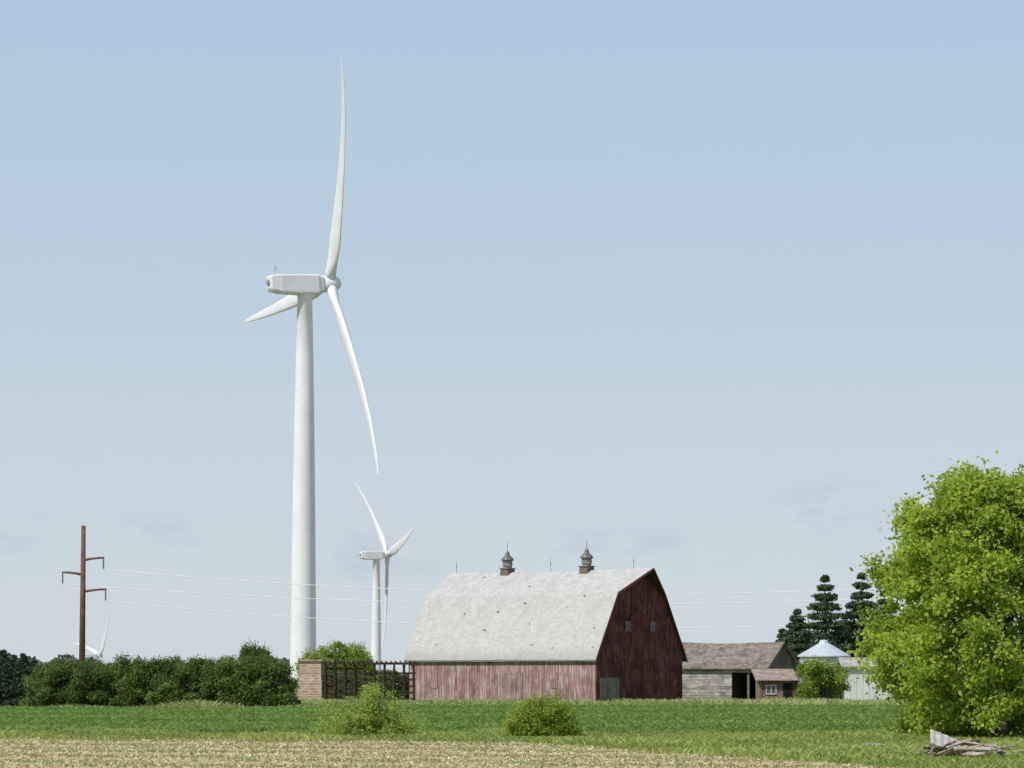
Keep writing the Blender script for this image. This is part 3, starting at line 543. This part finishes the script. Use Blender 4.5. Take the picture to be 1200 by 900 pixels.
def smalltree(label,u,d,H,R,seed,mat):
    t=thing("tree",label,"tree",(GX(u,d),d,0)); part("trunk",bm_mesh("trunk",lambda bm:stems(bm,seed,H*0.85,R*0.5,5,0.12)),t,bark)
    r=np.random.default_rng(seed); bs=[(0,0,H*0.6,R*0.5)]+[(r.uniform(-R*.95,R*.95),r.uniform(-R*.6,R*.6),H*r.uniform(0.2,0.85),R*r.uniform(0.18,0.33)) for _ in range(26)]+[(0.1,0,H-R*0.3,R*0.25)]
    part("crown",crown("crown",bs,240,70,0.24,0.10,seed,0.8,0.2,0.3),t,mat)
smalltree("light green tree standing behind the timber pen",394,318,W(394,751,318).z,2.6,31,lt)
smalltree("light green tree standing behind the timber pen",415,322,W(415,756,322).z,1.8,32,lt)
smalltree("bright green small tree spilling over the lean-to shed",964,297.5,W(964,769,298).z,2.0,33,lt)
smalltree("bright green small tree growing behind the brick pier",372,316,W(372,765,316).z,1.5,34,lt)
for u in (385,400,416,432,450,468): place(hm[i%6],"hedge_shrub","dark green shrub behind the timber pen","shrub",(GX(u,306),306,0),(0.7,0.7,rr_.uniform(0.62,0.85)),"shrubs behind the timber pen"); i+=1
for u in (1075,1105,1135,1165,1195): place(hm[i%6],"hedge_shrub","green shrub beyond the large tree","shrub",(GX(u,300),300,0),(1.1,1.1,rr_.uniform(1.0,1.3)),"shrubs beyond the large tree"); i+=1
r=np.random.default_rng(99); n=26000; X=r.uniform(-130,150,n); top=3.0+1.6*np.sin(X*0.13)+0.9*np.sin(X*0.41+1)+0.5*np.sin(X*1.1); Z=r.uniform(0,1,n)**0.6*np.maximum(top,1.2)+1.0; Y=600+r.normal(0,3,n)
stuff("distant_woodland",leafquads("distant_woodland",np.stack([X,Y,Z],1),0.45,r.uniform(0,1,n),None,0.7,r),leafmat("hazed_distant_leaf",(0.08,0.12,0.08),(0.15,0.21,0.12),0.2),"far off dark tree line across the fields","woodland")  # distance haze is put into the muted leaf colours
# ------------------------------------------------ scrap
boardm=planks("grey_scrap_board",'x',0.5,(0.30,0.235,0.18),(0.48,0.41,0.33),(0.55,0.49,0.42),0.02,0.5)
rr_=random.Random(12)
for k in range(60):
    ln=rr_.uniform(0.35,1.25); wd=rr_.uniform(0.025,0.085)
    if k%5==0:
        def bf(bm):
            tube(bm,[(-ln/2,0,0),(-ln*0.15,rr_.uniform(-.08,.08),rr_.uniform(-.03,.05)),(ln*0.2,rr_.uniform(-.08,.08),rr_.uniform(-.03,.06)),(ln/2,rr_.uniform(-.1,.1),0)],[0.035,0.03,0.022,0.01],6)
        nm,lb,ct,mt=("branch","dry bare branch lying on a scrap pile","branch",bark)
    else:
        def bf(bm):
            box(bm,-ln/2,ln/2,-wd,wd,-0.018,0.018)
            for v in bm.verts: v.co.x+=rr_.uniform(-0.05,0.05)
        nm,lb,ct,mt=("wooden_board","splintered grey-brown board lying in a scrap pile","board",oldwood if k%5==1 else boardm)
    me=bm_mesh(nm,bf); me.materials.append(mt)
    d=rr_.uniform(102,108.5); u=rr_.triangular(1066,1195,1122)
    pk=max(0,1-abs(u-1122)/60)
    o=thing(nm,lb,ct,(GX(u,d),d,0.07+0.42*pk*rr_.uniform(0.0,1)),0,"pieces in the scrap pile",me); o.rotation_euler=(rr_.uniform(-0.8,0.8),rr_.uniform(-0.35,0.35),rr_.uniform(-1.3,1.3))
def sheet(bm):
    nx=16; T=[]
    for i in range(nx+1):
        x=-0.5+1.0*i/nx; z=0.012*math.sin(i*1.6)-0.05*abs(x)*abs(x); T.append([bm.verts.new((x,-0.45,z)),bm.verts.new((x,0.45,z)),bm.verts.new((x,0.45,z-0.03)),bm.verts.new((x,-0.45,z-0.03))])
    for a,b in zip(T,T[1:]):
        for k in range(4): bm.faces.new((a[k],a[(k+1)%4],b[(k+1)%4],b[k]))
    bm.faces.new(T[0]); bm.faces.new(T[-1])
me=bm_mesh("roof_panel",sheet); me.materials.append(simple("pale_old_panel",(0.50,0.46,0.41),0.8,0.2,4))
o=thing("roof_panel","weathered pale sheet of old roofing on scrap pile","scrap metal",(GX(1104,104.5),104.5,0.45),0,"pieces in the scrap pile",me); o.rotation_euler=(0.5,0.38,0.1)
def logf(bm): tube(bm,[(-0.5,0,0.1),(-0.1,0.03,0.13),(0.45,0,0.09)],[0.06,0.07,0.05],8); tube(bm,[(-0.2,0.05,0.1),(0.3,-0.12,0.12)],[0.04,0.03],6)
me=bm_mesh("log",logf); me.materials.append(simple("grey_log",(0.30,0.26,0.22),0.9,0.3,5)); thing("log","short grey fallen log lying in the grass","log",(GX(1022,112),112,0.08),0.2,None,me)
